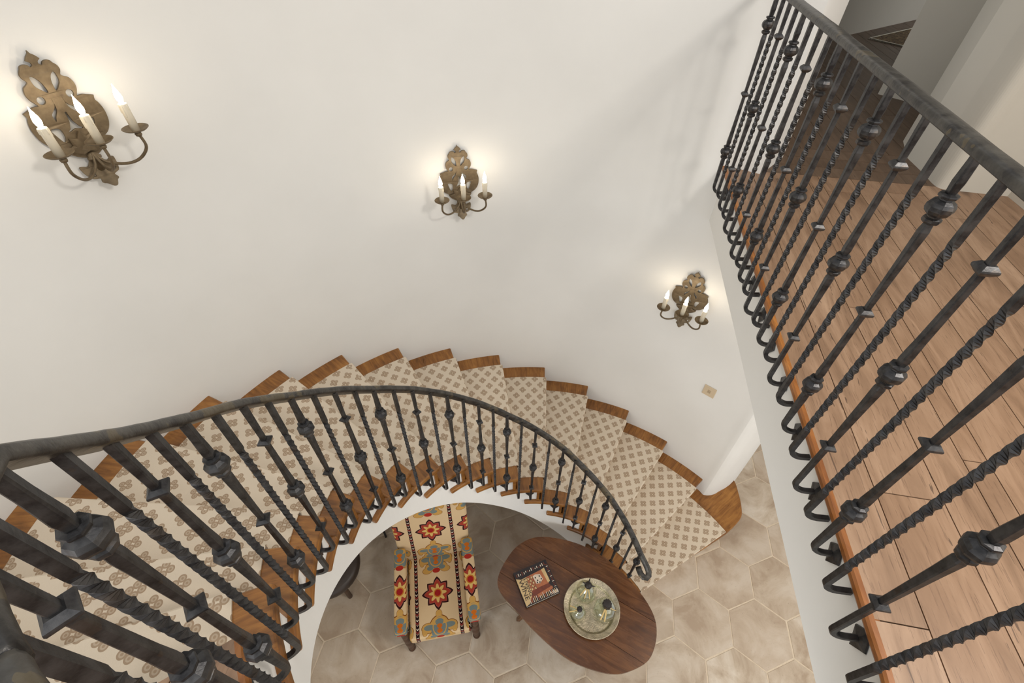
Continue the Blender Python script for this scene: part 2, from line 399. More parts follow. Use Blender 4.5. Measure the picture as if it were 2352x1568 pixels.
# ------------------------------------------------------------------ staircase (one thing)
stairs = tag(empty('staircase', (CX, CY, 0)), 'curved staircase with honey wood treads and white plaster stringer', 'staircase')
NS = 17
def loc(p): return Vector((p[0] - CX, p[1] - CY, p[2]))
def arcpts(r, a0, a1, n): return [pol(r, lerp(a0, a1, i / n)) for i in range(n + 1)]
TH = .036
def soff(th):                       # depth of the stringer's lower edge below the nosing line
    return interp(th, [60, 77, 92, 110, 124, 170, 215], [.60, .60, .59, .57, .545, .525, .54])
def zlow(th): return max(0.0, H * (th - TT) / DT - soff(th))
def board(bm, inner, outer, z0, z1): prism(bm, inner + outer[::-1], z0, z1)
for k in range(1, NS):
    a0, a1 = nose(k), nose(k + 1) + .8
    if k == 1:
        pts = [pol(RE, a0)]
        pts += [(1.988, 1.817)] + [tuple(v[:2]) for v in spline([(2.06, 1.868, 0), (2.13, 1.925, 0), (2.185, 1.985, 0), (2.212, 2.06, 0), (2.228, 2.15, 0), (2.236, 2.25, 0), (2.238, 2.335, 0), (2.22, 2.37, 0)], 4)]
        pts += [(2.02, 2.245), (1.94, 2.20), pol(RO + .012, 40.5), pol(RO + .012, a1)] + arcpts(RE, a1, a0 + .4, 8)
        bm = BM(); prism(bm, [(x - CX, y - CY) for x, y in pts], k * H - TH, k * H)
    else:
        inn, out = arcpts(RE, a0, a1, 8), arcpts(RO + .012, a0, a1, 10)
        bm = BM(); board(bm, [(x - CX, y - CY) for x, y in inn], [(x - CX, y - CY) for x, y in out], k * H - TH, k * H)
    o = link('tread', bm, M_['tread'], stairs, bevel=.011)
    mid = R((a0 + a1) / 2)
    uv_all(o, lambda c, p, m=mid, kk=k: (-c.x * math.sin(m) + c.y * math.cos(m) + kk * 1.7, c.x * math.cos(m) + c.y * math.sin(m) + c.z))
    # the return nosing along the inner end, running on past the riser above
    b0, b1 = a0 + .15, nose(k + 1) + 8.4
    bm = BM()
    inn, out = arcpts(RE - .004, b0, b1, 10), arcpts(RS + .004, b0, b1, 10)
    board(bm, [(x - CX, y - CY) for x, y in inn], [(x - CX, y - CY) for x, y in out], k * H - TH - .004, k * H - .0015)
    rn = link('return_nosing', bm, M_['tread'], o, bevel=.011)
    uv_all(rn, lambda c, p, m=mid, kk=k: (math.hypot(c.x, c.y), math.atan2(c.y, c.x) * .9 + kk * 1.3))
    # riser
    s0 = a0 + 1.3
    bm = BM()
    inn, out = [pol(RE + .012, s0), pol(RE + .012, s0 + 1.3)], [pol(RO + .01, s0), pol(RO + .01, s0 + .6)]
    board(bm, [(x - CX, y - CY) for x, y in inn], [(x - CX, y - CY) for x, y in out], (k - 1) * H + .001, k * H - TH)
    o = link('riser', bm, M_['tread'], stairs)
    uv_all(o, lambda c, p, m=mid, kk=k: (c.z + kk * .9, c.x * math.cos(m) + c.y * math.sin(m)))
# stringer and soffit
bm = BM()
for k in range(1, NS + 1):
    a0, a1 = nose(k) + 1.3, nose(k + 1) + 1.3
    n = 6
    for rr, flip in ((RS, 0), (RS + .05, 1)):
        prev = None
        for i in range(n + 1):
            th = lerp(a0, a1, i / n)
            zt = k * H - TH if k < NS else HL - .03
            zb = min(zlow(th), zt - .01)
            cur = (bm.verts.new(loc(pol(rr, th, zb))), bm.verts.new(loc(pol(rr, th, zt))))
            if prev: bm.faces.new((prev[0], cur[0], cur[1], prev[1]))
            prev = cur
    th0 = [lerp(a0, a1, i / n) for i in range(n + 1)]
    zt = k * H - TH if k < NS else HL - .03
    for p, q in zip(th0, th0[1:]):
        bm.faces.new([bm.verts.new(loc(pol(r_, t_, min(zlow(t_), zt - .01)))) for r_, t_ in ((RS, p), (RS, q), (RS + .05, q), (RS + .05, p))])
bmesh.ops.remove_doubles(bm, verts=bm.verts[:], dist=.0005)
link('stringer', bm, M_['wall'], stairs)
bm = BM(); prev = None
for i in range(61):
    th = lerp(58, nose(NS + 1), i / 60)
    cur = [bm.verts.new(loc(pol(r_, th, zlow(th) + .004))) for r_ in (RS + .049, 1.4, 1.8, RO + .01)]
    if prev:
        for a in range(3): bm.faces.new((prev[a], prev[a + 1], cur[a + 1], cur[a]))
    prev = cur
link('soffit', bm, M_['wall'], stairs, smooth=True)

# ------------------------------------------------------------------ stair runner
bm = BM(); uvl = bm.loops.layers.uv.new('UVMap')
def rquad(ps, uvs):
    f = bm.faces.new([bm.verts.new(p) for p in ps])
    for l, u in zip(f.loops, uvs): l[uvl].uv = u
UP = .007
for k in range(1, NS):
    a0 = nose(k) - .15; a1 = nose(k + 1) + 1.2; m = R(a0)
    e_r = Vector((math.cos(m), math.sin(m))); e_t = Vector((-math.sin(m), math.cos(m)))
    def tuv(th, r):
        p = Vector((r * math.cos(R(th)), r * math.sin(R(th))))
        return (p.dot(e_r), p.dot(e_t) + k * .337)
    rs = [lerp(RI, RR, i / 10) for i in range(11)]
    ths = [lerp(a0 + .5, a1, i / 6) for i in range(7)]
    for i in range(6):
        for q in range(10):
            cs = ((ths[i], rs[q]), (ths[i], rs[q + 1]), (ths[i + 1], rs[q + 1]), (ths[i + 1], rs[q]))
            rquad([pol(r_, t_, k * H + UP) for t_, r_ in cs], [tuv(t_, r_) for t_, r_ in cs])
    # rolled front: tangential offset (m) ahead of the nosing, height relative to the tread top
    prof = [(-.006, UP), (-.013, .0), (-.016, -.012), (-.013, -.026), (-.004, -TH - .008), (.016, -TH - .016), (.0165, -H * .6), (.0165, -H + UP + .001)]
    t0 = R(nose(k))
    def fp(r, d, z):
        return Vector((CX + r * math.cos(t0) - d * math.sin(t0), CY + r * math.sin(t0) + d * math.cos(t0), k * H + z))
    first = [pol(r_, a0 + .5, k * H + UP) for r_ in rs]; pr_ = first; s = 0.0
    for d, z in prof:
        cur = [fp(r_, d, z) for r_ in rs]; ds = (cur[0] - pr_[0]).length
        for q in range(10):
            rquad([pr_[q], cur[q], cur[q + 1], pr_[q + 1]], [(rs[q], k * .337 - s), (rs[q], k * .337 - s - ds), (rs[q + 1], k * .337 - s - ds), (rs[q + 1], k * .337 - s)])
        pr_ = cur; s += ds
bmesh.ops.remove_doubles(bm, verts=bm.verts[:], dist=.0004)
rn = link('stair_runner', bm, M_['carpet'])
md = rn.modifiers.new('thick', 'SOLIDIFY'); md.thickness = .006; md.offset = -1
tag(rn, 'beige carpet runner with small brown medallions covering the curved stairs', 'stair carpet')

# ------------------------------------------------------------------ landing floor
Lodd = [(1.1546, 2.5711), (1.1244, 2.3655), (1.0816, 2.1354), (1.0460, 1.9126), (1.0260, 1.7306), (.9809, 1.5147), (.9700, 1.3307), (.9371, 1.1280), (.9081, .9205), (.8579, .7065), (.8338, .5219), (.7896, .3199)]
def land(i):                         # railing line on the landing, index 1 at the wall
    if i < 1: return Vector((1.1546 + .0164 * (1 - i), 2.5711 + .1016 * (1 - i)))
    if i > 23: return Vector((.7896 - .0164 * (i - 23), .3199 - .1016 * (i - 23)))
    x = (i - 1) / 2; a = int(x); b = min(a + 1, 11)
    return Vector((lerp(Lodd[a][0], Lodd[b][0], x - a), lerp(Lodd[a][1], Lodd[b][1], x - a)))
# smooth plan curve of the railing from the stair head round behind to the landing edge
def plan_curve(off):
    rb_ = lambda th: RB + interp(th, [204, 212, 218, 224, 229, 240, 268, 284], [0, .006, .016, .025, .013, .008, .006, 0])
    pts = [pol(rb_(t) + off, t) for t in range(212, 285, 4)]
    base = [Vector((.700, .035)), Vector((.742, .105)), Vector((.775, .23))]
    nrm = [Vector((.83, -.55)), Vector((.95, -.31)), Vector((.985, -.16))]
    pts += [tuple(b + n * off) for b, n in zip(base, nrm)]
    nl = Vector((.987, -.159))
    e0, e1 = Vector((.7896, .3199)), Vector((1.1546, 2.5711))
    for s in (0.0, .25, .5, .75, 1.0, 1.1): pts.append(tuple(e0.lerp(e1, s) + nl * off))
    return [v for v in spline([(p[0], p[1], 0) for p in pts], 6)]
nosing_line = plan_curve(.052)
edge_floor = plan_curve(.072)
lf = [(v.x, v.y) for v in edge_floor]
outer = [(1.30, 2.85), (2.2, 7.6), (7.5, 7.6), (7.5, -3.6), (-3.4, -3.6), (-3.4, -.6), pol(RO + .3, 216), pol(RO, 213)]
poly = lf + outer
D = Vector((math.sin(R(9.6)), math.cos(R(9.6)), 0)); Nn = Vector((D.y, -D.x, 0))
bm = BM()
bm.faces.new([bm.verts.new((x, y, HL)) for x, y in poly])
bmesh.ops.triangulate(bm, faces=bm.faces[:])
def cut(bm, co, no, faces=None):
    geom = (faces or bm.faces[:]); es = set(e for f in geom for e in f.edges); vs = set(v for f in geom for v in f.verts)
    return bmesh.ops.bisect_plane(bm, geom=list(geom) + list(es) + list(vs), dist=1e-5, plane_co=co, plane_no=no)
GAP = .0016
def gapcut(bm, u, no, sel=None):
    for s in (-1, 1):
        fs = [f for f in bm.faces if sel is None or sel(f.calc_center_median())]
        cut(bm, no * (u + s * GAP), no, fs)
    kill = [f for f in bm.faces if abs(f.calc_center_median().dot(no) - u) < GAP and (sel is None or sel(f.calc_center_median()))]
    bmesh.ops.delete(bm, geom=kill, context='FACES')
# threshold band of cross boards
BL, BH = 2.855, 3.243
cut(bm, D * BL, D); cut(bm, D * BH, D)
inband = lambda c: BL < c.dot(D) < BH
for s in (BL, lerp(BL, BH, .33), lerp(BL, BH, .66), BH): gapcut(bm, s, D, lambda c: c.dot(Nn) > .5)
u0 = Vector((1.041, .669, 0)).dot(Nn)
seams = [u0]; u = u0
for w_ in (.178, .117, .072, .178, .15, .19, .12, .178, .2, .14) * 3: u += w_; seams.append(u)
u = u0
for w_ in (.15, .17, .19, .14, .18) * 6: u -= w_; seams.append(u)
for s in seams: gapcut(bm, s, Nn, lambda c: not inband(c))
ss = sorted(seams)
for a, b in zip(ss, ss[1:]):
    if a < -1 or b > 3.6: continue
    x = random.uniform(-3, -2)
    js = []
    while x < 7:
        x += random.uniform(1.1, 2.2); js.append(x)
    if abs(b - u0) < 1e-6: js = [.466, 2.1, 4.0]
    for s in js:
        if not (BL - .1 < s < BH + .1): gapcut(bm, s, D, lambda c, a=a, b=b: a < c.dot(Nn) < b and not inband(c))
ext = bmesh.ops.extrude_face_region(bm, geom=bm.faces[:])
for v in [e for e in ext['geom'] if isinstance(e, bmesh.types.BMVert)]: v.co.z -= .02
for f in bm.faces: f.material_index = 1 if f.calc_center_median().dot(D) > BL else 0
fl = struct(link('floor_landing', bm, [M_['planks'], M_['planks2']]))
# sub-floor slab, plaster underside, fascia and bullnose
bm = BM()
sl = [(v.x, v.y) for v in plan_curve(.082)]
prism(bm, sl + outer, HL - .36, HL - .021)
struct(link('floor_landing_slab', bm, M_['wall']))
bm = BM()
prof = [(.012, -.030), (-.012, -.029), (-.017, -.023), (-.020, -.015), (-.018, -.006), (-.012, -.001), (0, .0), (.012, -.002)]
sweep(bm, [Vector((v.x, v.y, HL)) for v in edge_floor], prof, (0, 0, 1))
struct(link('trim_1', bm, M_['nosing'], smooth=False))

# ------------------------------------------------------------------ wrought-iron railings
THJ = [225.153, 217.228, 206.846, 195.634, 183.718, 172.842, 161.411, 150.265, 138.225, 126.742, 115.584, 104.772, 93.058, 80.865, 69.81, 57.704, 46.383, 35.264]
ZAJ = [3.956, 3.8871, 3.7278, 3.5224, 3.3338, 3.1452, 2.9566, 2.768, 2.5794, 2.3908, 2.2022, 2.0136, 1.825, 1.6364, 1.4477, 1.2591, 1.0705, .8819]
JJ = list(range(18))
def thj(j): return interp(j, JJ, THJ) if j >= 0 else THJ[0] - 11.3 * j
def zaj(j): return interp(j, JJ, ZAJ) if j >= 0 else HL + .734
def railz(j): return interp(j, [-1, -.5, 0, 1, 12, 13.5, 17], [HL + .857, HL + .857, 4.080, 3.8871 + .163, 1.825 + .165, 1.5421 + .147, .8819 + .135])
SEC_RAIL = [(-.0215, .003), (-.0190, 0), (.0190, 0), (.0215, .003), (.0225, .010), (.0215, .0185), (.0175, .0222), (.008, .0235), (-.008, .0235), (-.0175, .0222), (-.0215, .0185), (-.0225, .010)]
def rbar(th): return RB + interp(th, [204, 212, 218, 224, 229, 240, 268, 284], [0, .006, .016, .025, .013, .008, .006, 0])
def wob(i, s): return 1 + .018 * math.sin(i * .9 + s) + .012 * math.sin(i * 2.3 + s * 3)

def bar_bm(z0, z1, hook, kind, th_mid=None, seed=0):
    """square bar standing on its axis from z1 (top) down to z0, then curved out along +X into the wall.  kind: list of (z, size) or 'twist'"""
    bm = BM(); rc = .042
    path = []; L = z1 - z0
    nz = max(30, int(L / (.0075 if kind == 'twist' else .02)))
    for i in range(nz + 1): path.append(Vector((0, 0, lerp(z1, z0 + rc, i / nz))))
    for i in range(1, 8):
        a = i / 7 * PI / 2
        path.append(Vector((rc - rc * math.cos(a), 0, z0 + rc - rc * math.sin(a))))
    path.append(Vector((hook, 0, z0 + .004)))
    if kind == 'twist':
        hs = .0072; sec = [(-hs, -hs), (hs, -hs), (hs, hs), (-hs, hs)]
        za, zb = z1 - .155, z0 + .14
        def tw(i):
            z = path[i].z if i <= nz else z0
            t = min(1, max(0, (za - z) / (za - zb))); return t * 2 * PI * round((za - zb) / .115)
        sweep(bm, path, sec, (0, 1, 0), True, lambda i: 1.0, tw)
    else:
        hs = .5; c_ = .36
        sec = [(-hs, -c_), (-c_, -hs), (c_, -hs), (hs, -c_), (hs, c_), (c_, hs), (-c_, hs), (-hs, c_)]
        zs = [k[0] for k in kind]; ss = [k[1] for k in kind]
        def sc(i):
            z = path[i].z if i <= nz else z0
            return interp(z, zs, ss)
        sweep(bm, path, sec, (0, 1, 0), True, sc)
    return bm
def knuckle_bm(s=1.0):
    bm = BM()
    p = [(.011, .036), (.0185, .034), (.0195, .031), (.0185, .027), (.0135, .0245), (.0145, .022), (.0235, .016), (.0275, .008), (.0275, -.001), (.0245, -.008), (.0185, -.0135), (.0135, -.016), (.0135, -.019), (.0185, -.022), (.0190, -.028), (.017, -.032), (.011, -.035)]
    lathe(bm, [(r * s, z * s) for r, z in p], 8, rot=PI / 8)
    return bm
def collar_bm():
    bm = BM()
    lathe(bm, [(.0135, .011), (.0225, .0035), (.0235, 0), (.0225, -.0035), (.0135, -.011)], 4, rot=PI / 4)
    return bm
def plate_bm(x):
    bm = BM()
    a = [bm.verts.new(p) for p in ((x, 0, .052), (x, .034, 0), (x, 0, -.052), (x, -.034, 0))]
    b = [bm.verts.new(p) for p in ((x - .004, 0, .050), (x - .004, .032, 0), (x - .004, 0, -.050), (x - .004, -.032, 0))]
    t = bm.verts.new((x - .012, 0, 0))
    bm.faces.new(a[::-1])
    for i in range(4):
        bm.faces.new((a[i], a[(i + 1) % 4], b[(i + 1) % 4], b[i])); bm.faces.new((b[i], b[(i + 1) % 4], t))
    return bm
IR = M_['iron']
KN = link('knuckle', knuckle_bm(), IR).data; CO = link('collar', collar_bm(), IR).data
for o in list(COL.objects):
    if o.data in (KN, CO): bpy.data.objects.remove(o)
for p in KN.polygons: p.use_smooth = False
PLATES = {}
def plate_mesh(x):
    k = round(x, 3)
    if k not in PLATES:
        o = link('wall_plate', plate_bm(x), IR); PLATES[k] = o.data; bpy.data.objects.remove(o)
    return PLATES[k]
def sub(name, me, parent, loc):
    o = bpy.data.objects.new(name, me); COL.objects.link(o); o.parent = parent; o.location = loc; return o
BARS = {}
def baluster(root, rloc, x, y, rz, z0, z1, typ, zt, sp, hook, plate=True):
    """typ A: knuckle, collar, knuckle; B: collar, knuckle, collar; T: twisted.  zt = height of the upper ornament, sp = spacing"""
    key = (typ, round(z1 - z0, 3), round(zt - z0, 3), round(sp, 3), round(hook, 3))
    if key not in BARS:
        if typ == 'T': bm = bar_bm(0, z1 - z0, hook, 'twist')
        else:
            o_ = [zt - z0 - sp * q for q in range(3)]
            TK, TN = .0205, .0130
            prof = [(0, .0150)]
            for q in (2, 1, 0):
                z = o_[q]
                kn = (q % 2 == 0) == (typ == 'A')
                if kn: prof += [(z - .10, .0180), (z - .045, TK), (z - .03, TN), (z + .03, TN), (z + .05, TK), (z + .11, .0170)]
                else: prof += [(z - .03, TN + .001), (z + .03, TN + .001)]
            prof += [(z1 - z0, .0170)]
            prof = sorted(p for p in prof if -.001 <= p[0] <= z1 - z0 + .2)
            bm = bar_bm(0, z1 - z0, hook, prof)
        ob = link('baluster', bm, IR); BARS[key] = ob.data; bpy.data.objects.remove(ob)
    o = bpy.data.objects.new('baluster', BARS[key]); COL.objects.link(o); o.parent = root
    o.location = (x - rloc[0], y - rloc[1], z0 - rloc[2]); o.rotation_euler = (0, 0, rz)
    if typ != 'T':
        for q in range(3):
            z = zt - z0 - sp * q
            if z < .06: continue
            kn = (q % 2 == 0) == (typ == 'A')
            sub('knuckle' if kn else 'collar', KN if kn else CO, o, (0, 0, z))
        if plate: sub('wall_plate', plate_mesh(hook), o, (0, 0, .004))
    return o
# --- stair railing
JEND = -.75
sloc = (CX, CY, 0)
srail = tag(empty('stair_railing', sloc), 'black iron railing climbing the inside of the curved stairs', 'railing')
pth = []
j = JEND
while j <= 17.001:
    pth.append(Vector((*pol(rbar(thj(j)), thj(j)), railz(j)))); j += .125
pth += [Vector(p) for p in ((.962, 1.272, .990), (.982, 1.238, .968), (.993, 1.212, .952), (.992, 1.190, .941), (.978, 1.178, .934), (.958, 1.184, .930), (.943, 1.204, .929), (.935, 1.230, .930), (.931, 1.255, .932))]
bm = BM(); sweep(bm, [p - Vector(sloc) for p in pth], [(-a, b) for a, b in SEC_RAIL], (0, 0, 1), True, lambda i: .93 * wob(i, 1))
link('handrail', bm, M_['rail'], srail, smooth=True)
for q in range(0, 36):
    j = -.5 + q * .5
    if j > 17: break
    th = thj(j); x, y = pol(rbar(th), th)
    za = zaj(j); typ = 'T' if q % 2 == 0 else ('A' if int(j) % 2 else 'B')
    z0 = za - (.838 if typ == 'T' else .782)
    if j == 17: z0 = H + .0
    if j <= .5: z0 = HL - .085 if j < .4 else za - .838
    z1 = railz(j) + .010
    if j == 17:
        baluster(srail, sloc, x, y, R(th), H - .10, z1, typ, za, .2822, RS - RB + .002)
    else:
        baluster(srail, sloc, x, y, R(th), z0, z1, typ, za, .2822, RS - RB - .004)
# --- landing railing
lloc = (1.1546, 2.5711, HL)
lrail = tag(empty('landing_railing', lloc), 'black iron railing along the open edge of the wood landing', 'railing')
pc = [Vector((v.x, v.y, ZRAIL)) for v in plan_curve(0.0)]
start = Vector((*pol(rbar(thj(JEND)), thj(JEND)), ZRAIL))
i0 = min(range(len(pc)), key=lambda i: (pc[i] - start).length)
pc = [start] + pc[i0 + 1:]
pc = [p for p in pc if (p.x - CX) ** 2 + (p.y - CY) ** 2 < (RO - .004) ** 2]
dd = Vector((land(0).x - land(2).x, land(0).y - land(2).y, 0)).normalized()
bm = BM(); sweep(bm, [p - Vector(lloc) for p in pc], SEC_RAIL, (0, 0, 1), True, lambda i: .93 * wob(i, 4))
link('handrail', bm, M_['rail'], lrail, smooth=True)
zt_l, HHL = HL + .734, .2948
for i in range(1, 26):
    p = land(i); typ = 'T' if i % 2 == 0 else ('A' if (i // 2) % 2 == 0 else 'B')
    rz = math.atan2(-.159, .987)
    dev = (p - Vector((.7896, .3199))).dot(Vector((.987, -.159)))
    baluster(lrail, lloc, p.x, p.y, rz, HL - (.092 if typ != 'T' else .075), ZRAIL + .010, typ, zt_l, HHL, round(.0800 - dev, 3))
for n_, th in enumerate(range(240, 292, 6)):
    x, y = pol(rbar(th), th); typ = 'T' if n_ % 2 == 1 else ('A' if n_ % 4 == 0 else 'B')
    baluster(lrail, lloc, x, y, R(th), HL - .085, ZRAIL + .010, typ, zt_l, HHL, .083)

# ------------------------------------------------------------------ wall sconces
PX, PZ = .000393, .000413
def half(pts): return [((x - 745) * PX, (1360 - y) * PZ) for x, y in pts]
OUTL = half([(745, 205), (752, 222), (775, 240), (798, 268), (798, 268), (772, 285), (768, 305), (768, 305), (792, 318), (806, 298), (835, 290), (862, 297), (876, 318), (898, 345), (900, 378), (880, 412), (902, 432), (930, 448), (948, 490), (944, 535), (925, 568), (906, 600), (906, 600), (958, 597), (1000, 610), (1048, 626), (1048, 626), (1038, 662), (1052, 690), (1066, 740), (1067, 790), (1056, 850), (1030, 900), (990, 940), (935, 968), (928, 1000), (895, 1038), (835, 1076), (786, 1100), (800, 1135), (838, 1172), (880, 1160), (908, 1158), (908, 1190), (898, 1230), (872, 1268), (812, 1284), (822, 1316), (795, 1330), (762, 1360)])
HOLE = [half(h) for h in ([(780, 515), (783, 450), (805, 402), (838, 380), (850, 400), (848, 446), (826, 480)],
        [(868 + 32 * math.cos(a * PI / 6), 562 + 32 * math.sin(a * PI / 6)) for a in range(12)],
        [(790, 570), (800, 628), (836, 662), (860, 690), (853, 745), (832, 706), (795, 655)],
        [(868, 805), (936, 795), (922, 855), (892, 918), (862, 878)],
        [(845, 1224), (868, 1232), (860, 1252), (832, 1258), (826, 1240)])]
CENT = half([(745, 684), (756, 690), (755, 706), (762, 770), (790, 828), (812, 840), (806, 856), (784, 850), (745, 838)])
def plate2d():
    cu = bpy.data.curves.new('tmp', 'CURVE'); cu.dimensions = '2D'; cu.fill_mode = 'BOTH'; cu.extrude = .0035; cu.bevel_depth = .0012; cu.bevel_resolution = 1
    def spl(pts):
        pts = [p for i, p in enumerate(pts) if math.hypot(p[0] - pts[i - 1][0], p[1] - pts[i - 1][1]) > .0004]
        s = cu.splines.new('POLY'); s.points.add(len(pts) - 1); s.use_cyclic_u = True
        for q, p in enumerate(pts): s.points[q].co = (p[0], p[1], 0, 1)
    full = OUTL + [(-x, z) for x, z in OUTL[::-1] if x > .0005]
    spl([tuple(v[:2]) for v in spline([(x, z, 0) for x, z in full], 3, True)])
    for h in HOLE:
        mx, mz = sum(p[0] for p in h) / len(h), sum(p[1] for p in h) / len(h)
        h = [(mx + (x - mx) * 1.08, mz + (z - mz) * 1.08) for x, z in h]
        for s in (1, -1): spl([tuple(v[:2]) for v in spline([(s * x, z, 0) for x, z in h], 3, True)])
    spl([(x, z) for x, z in CENT] + [(-x, z) for x, z in CENT[::-1] if x > .0005])
    ob = bpy.data.objects.new('tmp', cu); COL.objects.link(ob)
    me = bpy.data.meshes.new_from_object(ob.evaluated_get(bpy.context.evaluated_depsgraph_get()))
    bpy.data.objects.remove(ob)
    for v in me.vertices:                                        # stand it up: outline in XZ, thickness along Y; lower leaf curls forward
        x, z, t = v.co.x, v.co.y, v.co.z
        curl = max(0, .10 - z); v.co = (x, -.014 + t - curl * curl * 5.0 - .006 * (1 - (x / .13) ** 2), z)
    me.name = 'back_plate'; me.materials.clear(); me.materials.append(M_['brass'])
    return me
PLATE = plate2d()
def make_sconce():
    root = empty('wall_sconce')
    o = bpy.data.objects.new('back_plate', PLATE); COL.objects.link(o); o.parent = root
    bm = BM()                                                    # leaf rosette and boss in front of the plate
    for a in range(5):
        an = R(90 + (a - 2) * 36)
        v = [(.0, .0), (.016, .022), (.017, .048), (.0, .075), (-.017, .048), (-.016, .022)]
        pts = [(x * math.cos(an - PI / 2) - z * math.sin(an - PI / 2), -.030 - .006 * (abs(x) < .001), x * math.sin(an - PI / 2) + z * math.cos(an - PI / 2) + .135) for x, z in v]
        f = [bm.verts.new(p) for p in pts]; bm.faces.new(f)
        b_ = [bm.verts.new((p[0], p[1] + .006, p[2])) for p in pts]; bm.faces.new(b_[::-1])
        for q in range(6): bm.faces.new((f[q], f[(q + 1) % 6], b_[(q + 1) % 6], b_[q]))
    link('leaf_rosette', bm, M_['brass'], root)
    bm = BM(); lathe(bm, [(.001, .0), (.012, .003), (.020, .010), (.020, .016), (.026, .020), (.026, .026), (.014, .032), (.012, .075)], 14)
    for v in bm.verts: v.co = (v.co.x, -v.co.z * .0 - .030 - v.co.y * .6, .128 - v.co.z)
    link('socket_boss', bm, M_['brass'], root, smooth=True)
    for sx, sy in ((0, -.165), (-.138, -.165), (.138, -.165)):
        pz = .192
        d = Vector((sx, sy + .035, 0)); n = d.normalized()
        bm = BM()
        pth = spline([(0, -.035, .125), tuple(Vector((0, -.035, .085)) + n * .03), tuple(Vector((0, -.035, .070)) + d * .50), tuple(Vector((0, -.035, .085)) + d * .80), tuple(Vector((0, -.035, .128)) + d * 1.02), (sx, sy, pz - .012)], 7)
        tube(bm, pth, .0058, 8)
        lathe(bm, [(.004, -.024), (.011, -.020), (.013, -.012), (.008, -.003)], 12, (sx, sy, pz))
        link('arm', bm, M_['brass'], root, smooth=True)
        bm = BM()
        lathe(bm, [(.001, -.004), (.020, -.003), (.038, .003), (.047, .010), (.0475, .0115), (.046, .012), (.037, .0055), (.020, -.0005), (.001, -.001)], 28, (sx, sy, pz), cap=False)
        link('drip_pan', bm, M_['brass'], root, smooth=True)
        bm = BM(); r_ = .0152
        lathe(bm, [(r_, .0), (r_, .092), (r_ + .0007, .097), (r_ + .0002, .100), (r_ - .003, .1005), (r_ - .0045, .097), (.005, .096)], 18, (sx, sy, pz))
        for q in range(5):
            a = q * 1.3 + sx * 9; l_ = .02 + .012 * (q % 3)
            lathe(bm, [(.0005, -l_), (.0028, -l_ + .003), (.0022, -.004), (.0010, .0)], 6, (sx + r_ * math.cos(a), sy + r_ * math.sin(a), pz + .098))
        c = link('candle', bm, M_['candle'], root, smooth=True)
        bm = BM()
        lathe(bm, [(.0055, .0), (.0070, .005), (.0112, .015), (.0124, .025), (.0104, .037), (.0060, .050), (.0026, .061), (.0005, .070)], 10, (sx, sy, pz + .099))
        link('bulb', bm, M_['bulb'], c, smooth=True)
    return root
def copy_tree(o, parent=None):
    c = o.copy(); COL.objects.link(c); c.parent = parent
    for ch in o.children: copy_tree(ch, c)
    return c
SC_G = 'three-candle bronze sconces on the stairwell wall'
sc0 = make_sconce()
for q, (th, zb, lab) in enumerate(((150.9, 3.533, 'large bronze candle sconce at far left, highest on the white wall'),
                                   (105.0, 2.791, 'bronze candle sconce in the middle of the white curved wall'),
                                   (60.0, 2.020, 'lowest bronze candle sconce, beside the landing edge above the beige switch plate'))):
    o = sc0 if q == 0 else copy_tree(sc0)
    x, y = pol(RO - .001, th); o.location = (x, y, zb); o.rotation_euler = (0, 0, R(th - 90))
    tag(o, lab, 'wall lamp', SC_G)

# ------------------------------------------------------------------ switch plate
x, y = pol(RO - .002, 49.6)
sw = tag(empty('switch_plate', (x, y, 1.4555), R(49.6 - 90)), 'square beige light switch plate low on the curved wall', 'light switch')
bm = BM(); box(bm, -.050, .050, -.007, .0, -.053, .053); link('cover_plate', bm, M_['plate'], sw, bevel=.003)
for s in (-1, 1):
    bm = BM(); box(bm, -.012, .012, -.010, -.0068, s * .009 - .008, s * .009 + .008); link('rocker', bm, M_['plate2'], sw, bevel=.002)

# ------------------------------------------------------------------ armchair
ch = tag(empty('armchair', (-.563, 1.24, 0), R(10.6)), 'small upholstered armchair with red and gold medallion fabric beneath the stairs', 'armchair')
FB, DW = M_['fabric'], M_['darkwood']
def gridbox(bm, x0, x1, y0, y1, z0, z1, n=1): return box(bm, x0, x1, y0, y1, z0, z1)
bm = BM(); box(bm, -.228, .228, -.325, .27, .33, .43)
seat = link('seat', bm, FB, ch, bevel=.022)
uv_all(seat, lambda c, p: (c.x, c.y + .03) if p.normal.z > .5 else (c.x, -.325 + .03 - (.43 - c.z)) if abs(p.normal.y) > .5 else (c.x * .2 + c.z * .1 + .08, c.y))
bm = BM(); prev = None
for i in range(13):
    t = i / 12; z = lerp(.36, 1.02, t); y = .255 + .16 * t + .03 * t * t; hw = .285 + .02 * t; th = .085 - .02 * t
    if i == 12: hw -= .02
    bow = .012
    ring = [bm.verts.new((x, yy, z)) for x, yy in ((-hw, y + .01), (-hw + .02, y), (-hw * .5, y - bow), (0, y - bow * 1.4), (hw * .5, y - bow), (hw - .02, y), (hw, y + .01), (hw, y + th), (-hw, y + th))]
    if prev:
        for q in range(9): bm.faces.new((prev[q], prev[(q + 1) % 9], ring[(q + 1) % 9], ring[q]))
    else: bm.faces.new(ring[::-1])
    prev = ring
bm.faces.new(prev)
back = link('backrest', bm, FB, ch, bevel=.01)
uv_all(back, lambda c, p: (c.x, (c.z - .43) * 1.03 + .18))
